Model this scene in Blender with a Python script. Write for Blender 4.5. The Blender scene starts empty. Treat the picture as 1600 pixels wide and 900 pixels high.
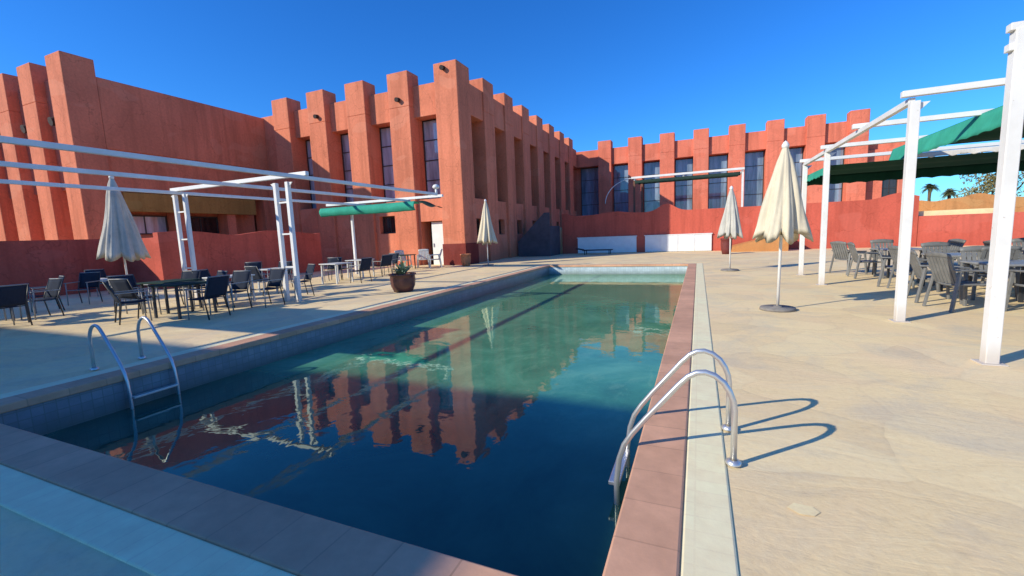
import bpy, bmesh, math, random
from mathutils import Vector, Matrix
random.seed(7)
D = bpy.data
SC = bpy.context.scene
C = SC.collection
PI = math.pi

# ------------------------------------------------------------------ mesh builder
class MB:
    def __init__(s): s.v = []; s.f = []; s.sm = []
    def add(s, vs, fs, smooth=False):
        b = len(s.v); s.v += [tuple(p) for p in vs]
        for f in fs: s.f.append([b+i for i in f]); s.sm.append(smooth)
        return s
    def box(s, x0, x1, y0, y1, z0, z1):
        x0, x1 = sorted((x0, x1)); y0, y1 = sorted((y0, y1)); z0, z1 = sorted((z0, z1))
        return s.add([(x0,y0,z0),(x1,y0,z0),(x1,y1,z0),(x0,y1,z0),(x0,y0,z1),(x1,y0,z1),(x1,y1,z1),(x0,y1,z1)],
                     [(3,2,1,0),(4,5,6,7),(0,1,5,4),(1,2,6,5),(2,3,7,6),(3,0,4,7)])
    def bar(s, a, b, w, h=None, up=(0,0,1)):
        h = h or w; a = Vector(a); b = Vector(b); d = (b-a).normalized(); u = Vector(up)
        if abs(d.dot(u)) > .99: u = Vector((0,1,0))
        r = d.cross(u).normalized(); u = r.cross(d)
        vs = []
        for p in (a, b):
            for sx, sy in ((-1,-1),(1,-1),(1,1),(-1,1)): vs.append(p + r*sx*w/2 + u*sy*h/2)
        return s.add(vs, [(0,1,2,3),(7,6,5,4),(4,5,1,0),(5,6,2,1),(6,7,3,2),(7,4,0,3)])
    def tube(s, pts, r, n=10, caps=True):
        pts = [Vector(p) for p in pts]; rs = r if isinstance(r, (list, tuple)) else [r]*len(pts)
        vs = []; prev = None
        for i, p in enumerate(pts):
            d = (pts[min(i+1, len(pts)-1)] - pts[max(i-1, 0)]).normalized()
            if prev is None:
                u = Vector((0,0,1)) if abs(d.z) < .9 else Vector((1,0,0))
                prev = (u - d*u.dot(d)).normalized()
            else: prev = (prev - d*prev.dot(d)).normalized()
            w = d.cross(prev)
            for k in range(n):
                a = 2*PI*k/n; vs.append(p + (prev*math.cos(a) + w*math.sin(a))*rs[i])
        fs = []
        for i in range(len(pts)-1):
            for k in range(n): fs.append((i*n+k, i*n+(k+1)%n, (i+1)*n+(k+1)%n, (i+1)*n+k))
        s.add(vs, fs, True)
        if caps:
            b = len(s.v)-len(vs)
            s.f.append([b+k for k in reversed(range(n))]); s.sm.append(False)
            s.f.append([b+(len(pts)-1)*n+k for k in range(n)]); s.sm.append(False)
        return s
    def lathe(s, prof, c=(0,0,0), n=24, fn=None, smooth=True):
        vs = []
        for r, z in prof:
            for k in range(n):
                a = 2*PI*k/n; q = r*(fn(a, z) if fn else 1)
                vs.append((c[0]+q*math.cos(a), c[1]+q*math.sin(a), c[2]+z))
        fs = [(i*n+k, i*n+(k+1)%n, (i+1)*n+(k+1)%n, (i+1)*n+k) for i in range(len(prof)-1) for k in range(n)]
        return s.add(vs, fs, smooth)
    def grid(s, fn, nu, nv, smooth=True):
        vs = [fn(i/nu, j/nv) for j in range(nv+1) for i in range(nu+1)]
        fs = [(j*(nu+1)+i, j*(nu+1)+i+1, (j+1)*(nu+1)+i+1, (j+1)*(nu+1)+i) for j in range(nv) for i in range(nu)]
        return s.add(vs, fs, smooth)
    def build(s, name, mat, parent=None, bevel=0, solid=0):
        me = D.meshes.new(name); me.from_pydata(s.v, [], s.f)
        me.polygons.foreach_set('use_smooth', s.sm); me.materials.append(mat); me.update()
        o = D.objects.new(name, me); C.objects.link(o)
        if parent: o.parent = parent
        if solid:
            m = o.modifiers.new('thick', 'SOLIDIFY'); m.thickness = solid; m.offset = 0
        if bevel:
            m = o.modifiers.new('bevel', 'BEVEL'); m.width = bevel; m.segments = 2; m.limit_method = 'ANGLE'
        return o

def tag(o, label=None, cat=None, group=None, kind=None):
    if label: o['label'] = label
    if cat: o['category'] = cat
    if group: o['group'] = group
    if kind: o['kind'] = kind
    return o
def thing(name, label, cat, loc=(0,0,0), rz=0, group=None):
    o = D.objects.new(name, None); C.objects.link(o); o.empty_display_size = .2
    o.location = loc; o.rotation_euler = (0,0,rz); return tag(o, label, cat, group)
def copy_tree(o, parent=None):
    c = o.copy(); C.objects.link(c); c.parent = parent
    for ch in list(o.children): copy_tree(ch, c)
    return c
def structure(name, mb, mat, **k): return tag(mb.build(name, mat, **k), kind='structure')

# ------------------------------------------------------------------ materials
def mat(name):
    m = D.materials.new(name); m.use_nodes = True
    nt = m.node_tree; b = nt.nodes['Principled BSDF']
    return m, nt, b
def N(nt, t, **k):
    n = nt.nodes.new(t)
    for a, v in k.items():
        if a in n.inputs: n.inputs[a].default_value = v
        else: setattr(n, a, v)
    return n
def noise(nt, vec, scale, detail=6, rough=.6, dist=0):
    n = N(nt, 'ShaderNodeTexNoise'); n.inputs['Scale'].default_value = scale; n.inputs['Detail'].default_value = detail
    n.inputs['Roughness'].default_value = rough; n.inputs['Distortion'].default_value = dist
    nt.links.new(vec, n.inputs['Vector']); return n.outputs['Fac']
def ramp(nt, fac, stops):
    r = N(nt, 'ShaderNodeValToRGB'); e = r.color_ramp.elements
    while len(e) < len(stops): e.new(.5)
    for el, (p, c) in zip(e, stops): el.position = p; el.color = (*c, 1) if len(c) == 3 else c
    nt.links.new(fac, r.inputs['Fac']); return r.outputs['Color']
def mix(nt, fac, a, b, mode='MIX'):
    m = N(nt, 'ShaderNodeMix', data_type='RGBA', blend_type=mode)
    for v, i in ((fac, 0), (a, 6), (b, 7)):
        if isinstance(v, (int, float)): m.inputs[i].default_value = v
        elif isinstance(v, tuple): m.inputs[i].default_value = (*v, 1)
        else: nt.links.new(v, m.inputs[i])
    return m.outputs[2]
def bump(nt, b, h, strength, dist=.02):
    n = N(nt, 'ShaderNodeBump'); n.inputs['Strength'].default_value = strength; n.inputs['Distance'].default_value = dist
    nt.links.new(h, n.inputs['Height']); nt.links.new(n.outputs['Normal'], b.inputs['Normal'])
def pos(nt): return N(nt, 'ShaderNodeNewGeometry').outputs['Position']
def obj(nt): return N(nt, 'ShaderNodeTexCoord').outputs['Object']
def mapping(nt, vec, scale=(1,1,1), rot=(0,0,0)):
    m = N(nt, 'ShaderNodeMapping'); m.inputs['Scale'].default_value = scale; m.inputs['Rotation'].default_value = rot
    nt.links.new(vec, m.inputs['Vector']); return m.outputs['Vector']
def mul(c, k): return tuple(min(1, x*k) for x in c)

def stucco(name, c, dirt=.8):
    m, nt, b = mat(name); p = pos(nt)
    big = noise(nt, p, .35, 5, .6, .4); fine = noise(nt, p, 9, 8, .7)
    streak = noise(nt, mapping(nt, p, (2.2, 2.2, .16)), 1.0, 6, .65)
    col = ramp(nt, big, [(.28, mul(c, .72)), (.5, c), (.72, mul(c, 1.16))])
    col = mix(nt, .35, col, ramp(nt, fine, [(.3, mul(c, .62)), (.7, mul(c, 1.25))]))
    col = mix(nt, ramp(nt, streak, [(.47, (0,0,0)), (.72, (.75,.75,.75))]), col, mul(c, .60))
    rep = noise(nt, mapping(nt, p, (.8, .8, 1.3)), .55, 2, .4, .2)
    col = mix(nt, ramp(nt, rep, [(.60, (0,0,0)), (.615, (.28,.28,.28))]), col, (min(1,c[0]*1.06), c[1]*1.35, c[2]*1.5))
    ck = N(nt, 'ShaderNodeTexVoronoi', feature='DISTANCE_TO_EDGE'); ck.inputs['Scale'].default_value = .45
    wv = N(nt, 'ShaderNodeVectorMath', operation='ADD'); wn = N(nt, 'ShaderNodeTexNoise'); wn.inputs['Scale'].default_value = 1.6; wn.inputs['Detail'].default_value = 6
    nt.links.new(p, wn.inputs['Vector']); nt.links.new(p, wv.inputs[0]); nt.links.new(wn.outputs['Color'], wv.inputs[1]); nt.links.new(wv.outputs[0], ck.inputs['Vector'])
    col = mix(nt, ramp(nt, ck.outputs['Distance'], [(0, (.45,.45,.45)), (.008, (0,0,0))]), col, mul(c, .4))
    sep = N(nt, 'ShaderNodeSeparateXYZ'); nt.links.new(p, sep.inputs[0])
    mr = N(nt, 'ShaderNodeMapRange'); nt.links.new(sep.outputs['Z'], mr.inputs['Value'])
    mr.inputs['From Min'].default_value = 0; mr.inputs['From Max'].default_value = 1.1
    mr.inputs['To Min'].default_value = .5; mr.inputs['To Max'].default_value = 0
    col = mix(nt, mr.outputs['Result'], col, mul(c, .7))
    nt.links.new(col, b.inputs['Base Color']); b.inputs['Roughness'].default_value = .93
    b.inputs['Specular IOR Level'].default_value = .15
    bump(nt, b, noise(nt, p, 14, 8, .7), .5, .03); return m
def plain(name, c, rough=.5, metal=0, spec=.5, var=.15, scale=8, bmp=0, world=False):
    m, nt, b = mat(name); p = pos(nt) if world else obj(nt)
    n = noise(nt, p, scale, 5, .6)
    nt.links.new(ramp(nt, n, [(.3, mul(c, 1-var)), (.7, mul(c, 1+var))]), b.inputs['Base Color'])
    b.inputs['Roughness'].default_value = rough; b.inputs['Metallic'].default_value = metal
    b.inputs['Specular IOR Level'].default_value = spec
    if bmp: bump(nt, b, noise(nt, p, scale*4, 5, .6), bmp, .01)
    return m
def fabric(name, c, var=.12, trans=.0):
    m, nt, b = mat(name); p = obj(nt)
    col = ramp(nt, noise(nt, p, 2.2, 6, .65), [(.3, mul(c, 1-var)), (.7, mul(c, 1+var))])
    col = mix(nt, .25, col, ramp(nt, noise(nt, mapping(nt, p, (30, 30, 2)), 1, 3, .6), [(.35, mul(c, .7)), (.65, mul(c, 1.1))]))
    nt.links.new(col, b.inputs['Base Color']); b.inputs['Roughness'].default_value = .9
    b.inputs['Specular IOR Level'].default_value = .1
    bump(nt, b, noise(nt, p, 160, 2, .5), .25, .003)
    return m

TERRA = (.69, .225, .128); PINK = (.74, .20, .122)
M = {}
M['stucco'] = stucco('terracotta_stucco', TERRA)
M['stucco_far'] = stucco('pink_terracotta_stucco', PINK)
M['stucco_wall'] = stucco('red_garden_stucco', (.61, .125, .082))
M['stucco_orange'] = stucco('orange_stucco', (.66, .30, .11))
M['ochre'] = stucco('ochre_stucco', (.42, .24, .07))
def white_paint():
    m, nt, b = mat('white_paint'); p = pos(nt)
    col = ramp(nt, noise(nt, p, 2.5, 6, .65), [(.3, (.70,.68,.64)), (.7, (.82,.81,.79))])
    chips = noise(nt, p, 16, 5, .7)
    col = mix(nt, ramp(nt, chips, [(.66, (0,0,0)), (.70, (.6,.6,.6))]), col, (.42,.33,.25))
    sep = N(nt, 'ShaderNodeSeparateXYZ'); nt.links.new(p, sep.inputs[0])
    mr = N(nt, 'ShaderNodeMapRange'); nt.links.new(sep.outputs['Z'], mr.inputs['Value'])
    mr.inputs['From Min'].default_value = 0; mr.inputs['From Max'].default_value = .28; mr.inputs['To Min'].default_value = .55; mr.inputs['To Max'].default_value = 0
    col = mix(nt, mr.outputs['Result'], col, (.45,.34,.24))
    nt.links.new(col, b.inputs['Base Color']); b.inputs['Roughness'].default_value = .48
    bump(nt, b, chips, .08, .01); return m
M['white'] = white_paint()
M['white_panel'] = plain('white_panel_paint', (.80, .80, .78), .55, var=.06, scale=3)
M['resin_white'] = plain('white_resin', (.55, .55, .52), .5, var=.08)
M['resin_grey'] = plain('grey_resin', (.17, .17, .165), .55, var=.22, scale=6)
M['grey_frame'] = plain('grey_frame', (.26, .26, .255), .45, var=.12, scale=6)
M['dark_metal'] = plain('dark_metal', (.035, .037, .042), .4, spec=.5, var=.2)
M['dark_sling'] = fabric('dark_sling_fabric', (.03, .037, .055))
M['green_cloth'] = fabric('dark_green_cloth', (.03, .055, .045))
M['green_canvas'] = fabric('green_canvas', (.045, .33, .23), .2)
M['green_shaded'] = fabric('shaded_green_canvas', (.012, .055, .036), .2)  # same canvas darkened to stand for the shade under the right canopies
M['cream_canvas'] = fabric('cream_canvas', (.66, .58, .43), .12)
M['grey_canvas'] = fabric('pale_grey_canvas', (.52, .49, .43), .2)
M['steel'] = plain('brushed_steel', (.66, .65, .63), .34, metal=.75, var=.05, scale=20)
M['base_grey'] = plain('concrete_base', (.22, .20, .18), .85, var=.2, bmp=.2)
M['pot_brown'] = plain('brown_glazed_pot', (.10, .035, .028), .35, var=.25, scale=5)
M['pot_clay'] = plain('clay_pot', (.52, .20, .09), .8, var=.2, scale=6, bmp=.2)
M['pot_dark'] = plain('dark_red_pot', (.16, .03, .025), .7, var=.2, scale=6)
M['pale_patch'] = plain('pale_mortar_patch', (.97, .74, .40), .8, var=.12, scale=9, bmp=.2, world=True)
M['soil'] = plain('soil', (.05, .035, .025), .95, var=.4, scale=30, bmp=.5)
M['frame_dark'] = plain('dark_window_frame', (.05, .035, .03), .5, var=.2)
M['wood'] = plain('brown_post_wood', (.16, .07, .04), .75, var=.25, scale=9, bmp=.2)
M['door_white'] = plain('white_door_paint', (.74, .76, .72), .5, var=.08, scale=2)
M['hole'] = plain('dark_spout', (.03, .015, .012), .8)
M['leaf_dark'] = plain('dark_foliage', (.025, .045, .03), .6, var=.5, scale=3)
M['leaf_agave'] = plain('agave_leaf', (.34, .40, .22), .5, var=.3, scale=4)
M['leaf_palm'] = plain('palm_leaf', (.09, .10, .04), .6, var=.35, scale=3)
M['leaf_tree'] = plain('tree_leaf', (.20, .17, .06), .6, var=.45, scale=2)
M['bark'] = plain('bark', (.14, .09, .055), .95, var=.35, scale=6, bmp=.6)
M['cushion'] = fabric('pale_cushion', (.60, .57, .52))

def glass(name, c, gl=.35, rough=.04):
    m, nt, b = mat(name); p = pos(nt)
    nt.links.new(ramp(nt, noise(nt, mapping(nt, p, (2.5,2.5,.35)), .8, 4, .6), [(.35, mul(c, .45)), (.65, mul(c, 1.25))]), b.inputs['Base Color'])
    b.inputs['Roughness'].default_value = rough; b.inputs['Specular IOR Level'].default_value = gl
    b.inputs['Coat Weight'].default_value = .6; b.inputs['Coat Roughness'].default_value = .02; b.inputs['Coat IOR'].default_value = 1.8
    return m
M['glass'] = glass('window_glass', (.42, .47, .55))
M['glass_far'] = glass('bright_window_glass', (.20, .27, .36))
M['glass_dark'] = glass('dark_window_glass', (.035, .022, .022), .2, .15)

def deck_mat():
    m, nt, b = mat('stamped_stone_deck'); p = pos(nt)
    warp = N(nt, 'ShaderNodeVectorMath', operation='ADD'); nz = N(nt, 'ShaderNodeTexNoise'); nz.inputs['Scale'].default_value = .5; nz.inputs['Detail'].default_value = 4
    nt.links.new(p, nz.inputs['Vector']); nt.links.new(p, warp.inputs[0]); nt.links.new(nz.outputs['Color'], warp.inputs[1])
    w = warp.outputs[0]
    streak = noise(nt, mapping(nt, w, (.9, 3.2, 1), (0,0,.5)), 1.1, 9, .68, 1.4)
    big = noise(nt, p, .55, 5, .6, .8); fine = noise(nt, p, 22, 7, .7)
    col = ramp(nt, streak, [(.28, (.68,.51,.29)), (.45, (.93,.69,.35)), (.56, (.96,.72,.37)), (.72, (.98,.79,.43))])
    col = mix(nt, ramp(nt, big, [(.45, (0,0,0)), (.68, (.7,.7,.7))]), col, (.95,.66,.40))
    col = mix(nt, ramp(nt, noise(nt, p, .8, 5, .65, 1.2), [(.48, (0,0,0)), (.66, (.8,.8,.8))]), col, (.56,.49,.375))
    col = mix(nt, .35, col, ramp(nt, fine, [(.28, (.66,.49,.27)), (.5, (.95,.73,.40)), (.72, (.98,.84,.52))]))
    vc = N(nt, 'ShaderNodeTexVoronoi', feature='F1'); vc.inputs['Scale'].default_value = 1.15; nt.links.new(w, vc.inputs['Vector'])
    sx = N(nt, 'ShaderNodeSeparateXYZ'); nt.links.new(vc.outputs['Color'], sx.inputs[0])
    col = mix(nt, .22, col, ramp(nt, sx.outputs['X'], [(.1, (.66,.48,.26)), (.5, (.92,.67,.34)), (.9, (.98,.82,.46))]))
    vo = N(nt, 'ShaderNodeTexVoronoi', feature='DISTANCE_TO_EDGE'); vo.inputs['Scale'].default_value = 1.15
    nt.links.new(w, vo.inputs['Vector'])
    joint = ramp(nt, vo.outputs['Distance'], [(.0, (1,1,1)), (.035, (0,0,0))])
    jf = N(nt, 'ShaderNodeMath', operation='MULTIPLY'); nt.links.new(joint, jf.inputs[0]); jf.inputs[1].default_value = .08
    col = mix(nt, jf.outputs[0], col, (.40,.31,.22))
    nt.links.new(col, b.inputs['Base Color']); b.inputs['Roughness'].default_value = .82; b.inputs['Specular IOR Level'].default_value = .25
    h = N(nt, 'ShaderNodeMath', operation='SUBTRACT'); nt.links.new(streak, h.inputs[0]); nt.links.new(jf.outputs[0], h.inputs[1])
    hh = N(nt, 'ShaderNodeMath', operation='MULTIPLY_ADD'); nt.links.new(fine, hh.inputs[0]); hh.inputs[1].default_value = .35; nt.links.new(h.outputs[0], hh.inputs[2])
    bump(nt, b, hh.outputs[0], .42, .02); return m
M['deck'] = deck_mat()
M['ground'] = plain('dry_earth', (.45, .33, .21), .95, var=.2, scale=.3, world=True)
def tiles(name, c, sx, sy, mortar=.6, off=.0, age=.64):
    m, nt, b = mat(name); p = pos(nt)
    br = N(nt, 'ShaderNodeTexBrick'); br.offset = off
    for k, v in (('Scale', 1), ('Brick Width', sx), ('Row Height', sy), ('Mortar Size', .006), ('Mortar Smooth', .3)): br.inputs[k].default_value = v
    br.inputs['Color1'].default_value = (*mul(c, .86 if age < .8 else .96), 1); br.inputs['Color2'].default_value = (*mul(c, 1.10), 1); br.inputs['Mortar'].default_value = (*mul(c, mortar), 1)
    nt.links.new(p, br.inputs['Vector'])
    n = noise(nt, p, 6, 7, .7); big = noise(nt, p, .9, 4, .6)
    col = mix(nt, .4, br.outputs['Color'], ramp(nt, n, [(.3, mul(c, .68)), (.7, mul(c, 1.25))]))
    col = mix(nt, ramp(nt, big, [(.40, (0,0,0)), (.70, (.7,.7,.7))]), col, mul(c, age))
    nt.links.new(col, b.inputs['Base Color']); b.inputs['Roughness'].default_value = .75; b.inputs['Specular IOR Level'].default_value = .3
    bump(nt, b, n, .3, .01); return m
M['coping'] = tiles('brown_coping_stone', (.74, .40, .24), .33, 50, .6)
M['coping_v'] = tiles('brown_coping_stone_v', (.74, .40, .24), 50, .33, .6)
M['cream'] = tiles('cream_channel_slats', (1.0, .83, .50), .12, 50, .9, age=.95)
M['cream_v'] = tiles('cream_channel_slats_v', (1.0, .83, .50), 50, .12, .9, age=.95)
def pool_tile(lum=1):
    m, nt, b = mat('pool_wall_tile'); p = pos(nt)
    sep = N(nt, 'ShaderNodeSeparateXYZ'); nt.links.new(p, sep.inputs[0])
    add = N(nt, 'ShaderNodeMath', operation='ADD'); nt.links.new(sep.outputs['X'], add.inputs[0]); nt.links.new(sep.outputs['Y'], add.inputs[1])
    cmb = N(nt, 'ShaderNodeCombineXYZ'); nt.links.new(add.outputs[0], cmb.inputs['X']); nt.links.new(sep.outputs['Z'], cmb.inputs['Y'])
    br = N(nt, 'ShaderNodeTexBrick'); br.offset = 0
    for k, v in (('Scale', 1), ('Brick Width', .1), ('Row Height', .1), ('Mortar Size', .005)): br.inputs[k].default_value = v
    br.inputs['Color1'].default_value = (.22*lum,.26*lum,.29*lum,1); br.inputs['Color2'].default_value = (.28*lum,.32*lum,.34*lum,1); br.inputs['Mortar'].default_value = (.19*lum,.22*lum,.22*lum,1)
    nt.links.new(cmb.outputs[0], br.inputs['Vector'])
    n = noise(nt, p, 2.5, 7, .7)
    col = mix(nt, ramp(nt, n, [(.36, (0,0,0)), (.7, (.6,.6,.6))]), br.outputs['Color'], (.13*lum,.155*lum,.14*lum))
    mr = N(nt, 'ShaderNodeMapRange'); nt.links.new(sep.outputs['Z'], mr.inputs['Value'])
    mr.inputs['From Min'].default_value = -.42; mr.inputs['From Max'].default_value = -.18; mr.inputs['To Min'].default_value = .75; mr.inputs['To Max'].default_value = 0
    col = mix(nt, mr.outputs['Result'], col, (.09,.12,.09))
    nt.links.new(col, b.inputs['Base Color']); b.inputs['Roughness'].default_value = .35
    return m
M['pool_tile'] = pool_tile(); M['pool_tile_sunlit'] = pool_tile(2.2)  # one tile, darkened for the shaded walls and brightened for the sunlit end
def water_mat():
    m = D.materials.new('turbid_pool_water'); m.use_nodes = True; nt = m.node_tree
    nt.nodes.remove(nt.nodes['Principled BSDF']); out = nt.nodes['Material Output']; p = pos(nt)
    cloud = noise(nt, p, .7, 8, .68, .6); alg = noise(nt, mapping(nt, p, (1.5,.6,1)), 2.6, 8, .75, .4)
    col = ramp(nt, cloud, [(.3, (.03,.16,.105)), (.5, (.065,.29,.175)), (.72, (.16,.46,.28))])
    col = mix(nt, ramp(nt, alg, [(.52, (0,0,0)), (.78, (.7,.7,.7))]), col, (.22,.46,.27))
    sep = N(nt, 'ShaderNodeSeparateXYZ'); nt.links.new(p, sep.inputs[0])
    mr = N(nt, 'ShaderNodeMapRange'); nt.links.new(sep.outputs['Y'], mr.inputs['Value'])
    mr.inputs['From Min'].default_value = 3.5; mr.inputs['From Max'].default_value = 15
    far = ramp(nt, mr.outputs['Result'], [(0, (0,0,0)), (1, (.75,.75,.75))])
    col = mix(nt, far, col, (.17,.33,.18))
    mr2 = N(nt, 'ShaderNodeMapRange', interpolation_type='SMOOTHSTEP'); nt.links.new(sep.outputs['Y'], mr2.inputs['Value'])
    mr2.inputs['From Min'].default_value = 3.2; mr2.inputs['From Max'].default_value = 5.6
    deep_shade = ramp(nt, cloud, [(.35, (.012,.06,.048)), (.6, (.024,.10,.075)), (.78, (.05,.19,.14))])  # near water darkened in its colour, for the deep end and the shaded zone
    col = mix(nt, mr2.outputs['Result'], deep_shade, col)
    dif = N(nt, 'ShaderNodeBsdfDiffuse'); nt.links.new(col, dif.inputs['Color'])
    gl = N(nt, 'ShaderNodeBsdfGlossy'); gl.inputs['Roughness'].default_value = .02; gl.inputs['Color'].default_value = (.82,.95,.83,1)
    fr = N(nt, 'ShaderNodeFresnel'); fr.inputs['IOR'].default_value = 1.62
    bm = N(nt, 'ShaderNodeBump'); bm.inputs['Strength'].default_value = .065; bm.inputs['Distance'].default_value = .05
    nt.links.new(noise(nt, p, 2.4, 3, .5, .5), bm.inputs['Height'])
    nt.links.new(bm.outputs[0], gl.inputs['Normal']); nt.links.new(bm.outputs[0], fr.inputs['Normal'])
    mx = N(nt, 'ShaderNodeMixShader'); nt.links.new(fr.outputs[0], mx.inputs[0]); nt.links.new(dif.outputs[0], mx.inputs[1]); nt.links.new(gl.outputs[0], mx.inputs[2])
    nt.links.new(mx.outputs[0], out.inputs['Surface']); return m
M['water'] = water_mat()

# ------------------------------------------------------------------ ground, deck, pool
PX0, PX1, PY0, PY1 = -6.40, -.34, 1.56, 19.30
WZ = -.42
def ring(mb, ox0, ox1, oy0, oy1, ix0, ix1, iy0, iy1, z):
    mb.add([(ox0,oy0,z),(ox1,oy0,z),(ox1,oy1,z),(ox0,oy1,z),(ix0,iy0,z),(ix1,iy0,z),(ix1,iy1,z),(ix0,iy1,z)],
           [(0,1,5,4),(1,2,6,5),(2,3,7,6),(3,0,4,7)]); return mb
structure('ground', ring(MB(), -700,700,-500,900, PX0-.3,PX1+.3,PY0-.3,PY1+.3, -.006), M['ground'])
structure('pool_deck', ring(MB(), -26,34,-30,30.2, PX0-.28,PX1+.28,PY0-.31,PY1+.28, 0), M['deck'])
structure('deck_patch', MB().add([(.45,2.53,.004),(.50,2.485,.004),(.565,2.49,.004),(.60,2.535,.004),(.575,2.575,.004),(.49,2.585,.004)], [(0,1,2,3,4,5)]), M['pale_patch'])
w = .28; s2 = .24
def strip(name, parts, m):
    mb = MB()
    for a in parts: mb.box(*a)
    return structure(name, mb, m, bevel=.012)
strip('pool_coping', [(PX0-w,PX0+.03,PY0-w,PY1+w,-.07,.016), (PX1-.03,PX1+w,PY0-w,PY1+w,-.07,.016)], M['coping_v'])
strip('pool_coping', [(PX0+.03,PX1-.03,PY0-w-.03,PY0+.03,-.07,.016), (PX0+.03,PX1-.03,PY1-.03,PY1+w,-.07,.016)], M['coping'])
strip('overflow_channel', [(PX0-w-s2,PX0-w-.004,PY0-w-s2,PY1+w+s2,-.05,.010), (PX1+w+.004,PX1+w+s2,PY0-w-s2,PY1+w+s2,-.05,.010)], M['cream_v'])
strip('overflow_channel', [(PX0-w,PX1+w,PY0-w-s2-.03,PY0-w-.034,-.05,.010), (PX0-w,PX1+w,PY1+w+.004,PY1+w+s2,-.05,.010)], M['cream'])
pb = MB()
for q in ((PX0-.2,PX0,PY0-.2,PY1+.2), (PX1,PX1+.2,PY0-.2,PY1+.2)): pb.box(*q, -2.2, -.072)
for q in ((PX0,PX1,PY0-.2,PY0),): pb.box(*q, -2.2, -.072)
pb.box(PX0,PX1,PY0,PY1,-2.2,-2.1)
structure('pool_basin', pb, M['pool_tile'])
structure('pool_end_wall', MB().box(PX0,PX1,PY1,PY1+.2,-2.2,-.072), M['pool_tile_sunlit'])
structure('pool_water', MB().add([(PX0-.01,PY0-.01,WZ),(PX1+.01,PY0-.01,WZ),(PX1+.01,PY1+.01,WZ),(PX0-.01,PY1+.01,WZ)], [(0,1,2,3)]), M['water'])

# ------------------------------------------------------------------ hotel wings
class Face:
    """local frame of a facade: u along it, d depth inwards from the pier fronts, z up"""
    def __init__(s, o, u, n): s.o = o; s.u = u; s.n = n
    def box(s, mb, u0, u1, d0, d1, z0, z1):
        x0 = s.o[0]+s.u[0]*u0-s.n[0]*d0; x1 = s.o[0]+s.u[0]*u1-s.n[0]*d1
        y0 = s.o[1]+s.u[1]*u0-s.n[1]*d0; y1 = s.o[1]+s.u[1]*u1-s.n[1]*d1
        return mb.box(x0, x1, y0, y1, z0, z1)
TOP, PAR, HEAD = 10.42, 9.70, 8.05
def holed(F, mb, u0, u1, d0, d1, z0, z1, hole):
    a0, a1, b0, b1 = hole
    F.box(mb, u0, a0, d0, d1, z0, z1); F.box(mb, a1, u1, d0, d1, z0, z1)
    if b0 > z0: F.box(mb, a0, a1, d0, d1, z0, b0)
    if b1 < z1: F.box(mb, a0, a1, d0, d1, b1, z1)
def pier(F, root, u0, u1, m, top=TOP, d1=1.32):
    mb = MB(); F.box(mb, u0, u1, 0, d1-.3, 8.6, top); F.box(mb, u0, u1, 0, d1, -.05, 8.6)
    return mb.build('pier', m, root, bevel=.035)
def window(F, root, u0, u1, z0, z1, d, gm, rows=4, cols=1):
    fr = MB(); t = .06
    F.box(fr, u0, u0+t, d-.05, d+.05, z0, z1); F.box(fr, u1-t, u1, d-.05, d+.05, z0, z1)
    F.box(fr, u0+t, u1-t, d-.05, d+.05, z0, z0+t); F.box(fr, u0+t, u1-t, d-.05, d+.05, z1-t, z1)
    for i in range(1, rows):
        z = z0+(z1-z0)*i/rows; F.box(fr, u0+t, u1-t, d-.04, d+.05, z-.025, z+.025)
    for i in range(1, cols):
        u = u0+(u1-u0)*i/cols; F.box(fr, u-.025, u+.025, d-.03, d+.05, z0+t, z1-t)
    f = fr.build('window', M['frame_dark'], root)
    g = MB(); F.box(g, u0+t/2, u1-t/2, d+.0, d+.02, z0+t/2, z1-t/2); g.build('pane', gm, f)
    return f

# ---- centre block
hb = thing('hotel_wing', 'central terracotta hotel wing, near face sunlit, long shaded side running beside the pool', 'building', (-18.5,32,0))
hb.location = (0,0,0)
st = M['stucco']
FX = Face((-11.35, 20.31), (-1, 0), (0, -1))     # near face, u runs left from the corner
FY = Face((-11.35, 20.31), (0, 1), (1, 0))       # long side
mb = MB(); mb.box(-42, -11.35-1.25, 20.31+1.25, 44.4, -.05, 9.3); mb.build('wall', st, hb)
pier_u = [0, 3.0, 6.0, 9.0, 11.95]
pl = MB(); pl.box(-12.75, -11.31, 20.26, 21.72, -.05, 1.15); pl.build('corner_base', stucco('dark_red_base', (.24, .05, .04)), hb, bevel=.015)  # box round the foot of the corner pier, darker red than the piers
corner = MB(); corner.box(-12.72, -11.35, 20.31, 21.68, -.05, TOP); corner.build('pier', st, hb, bevel=.04)
for u in pier_u[1:]: pier(FX, hb, u, u+1.36, st)
for i, (a, b2) in enumerate(zip([1.37, 4.36, 7.36, 10.36], [3.0, 6.0, 9.0, 11.95])):
    sp = MB(); lo = MB(); FX.box(sp, a-.02, b2+.02, .42, 1.28, HEAD, PAR)
    if i == 0: holed(FX, lo, a-.02, b2+.02, .18, 1.28, -.05, 3.62, (a+.06, a+1.50, -.05, 2.42))
    elif i == 1: holed(FX, lo, a-.02, b2+.02, .18, 1.28, -.05, 3.62, (a+.25, a+1.35, 1.85, 2.85))
    else: FX.box(lo, a-.02, b2+.02, .18, 1.28, -.05, 3.62)
    sp.build('parapet', st, hb, bevel=.03); lo.build('lower_wall', st, hb)
    window(FX, hb, a+.02, b2-.02, 3.64, HEAD-.02, 1.15, M['glass'], 4, 1)
sp = MB(); FX.box(sp, 13.29, 15.2, .42, 1.28, -.05, PAR); sp.build('parapet', st, hb, bevel=.03)
window(FX, hb, 4.36+.27, 4.36+1.33, 1.87, 2.83, .5, M['glass_dark'], 1, 2)
dm = MB(); FX.box(dm, 1.46, 2.33, .42, .48, 0, 2.38); dr = dm.build('door', M['door_white'], hb, bevel=.01)
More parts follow.
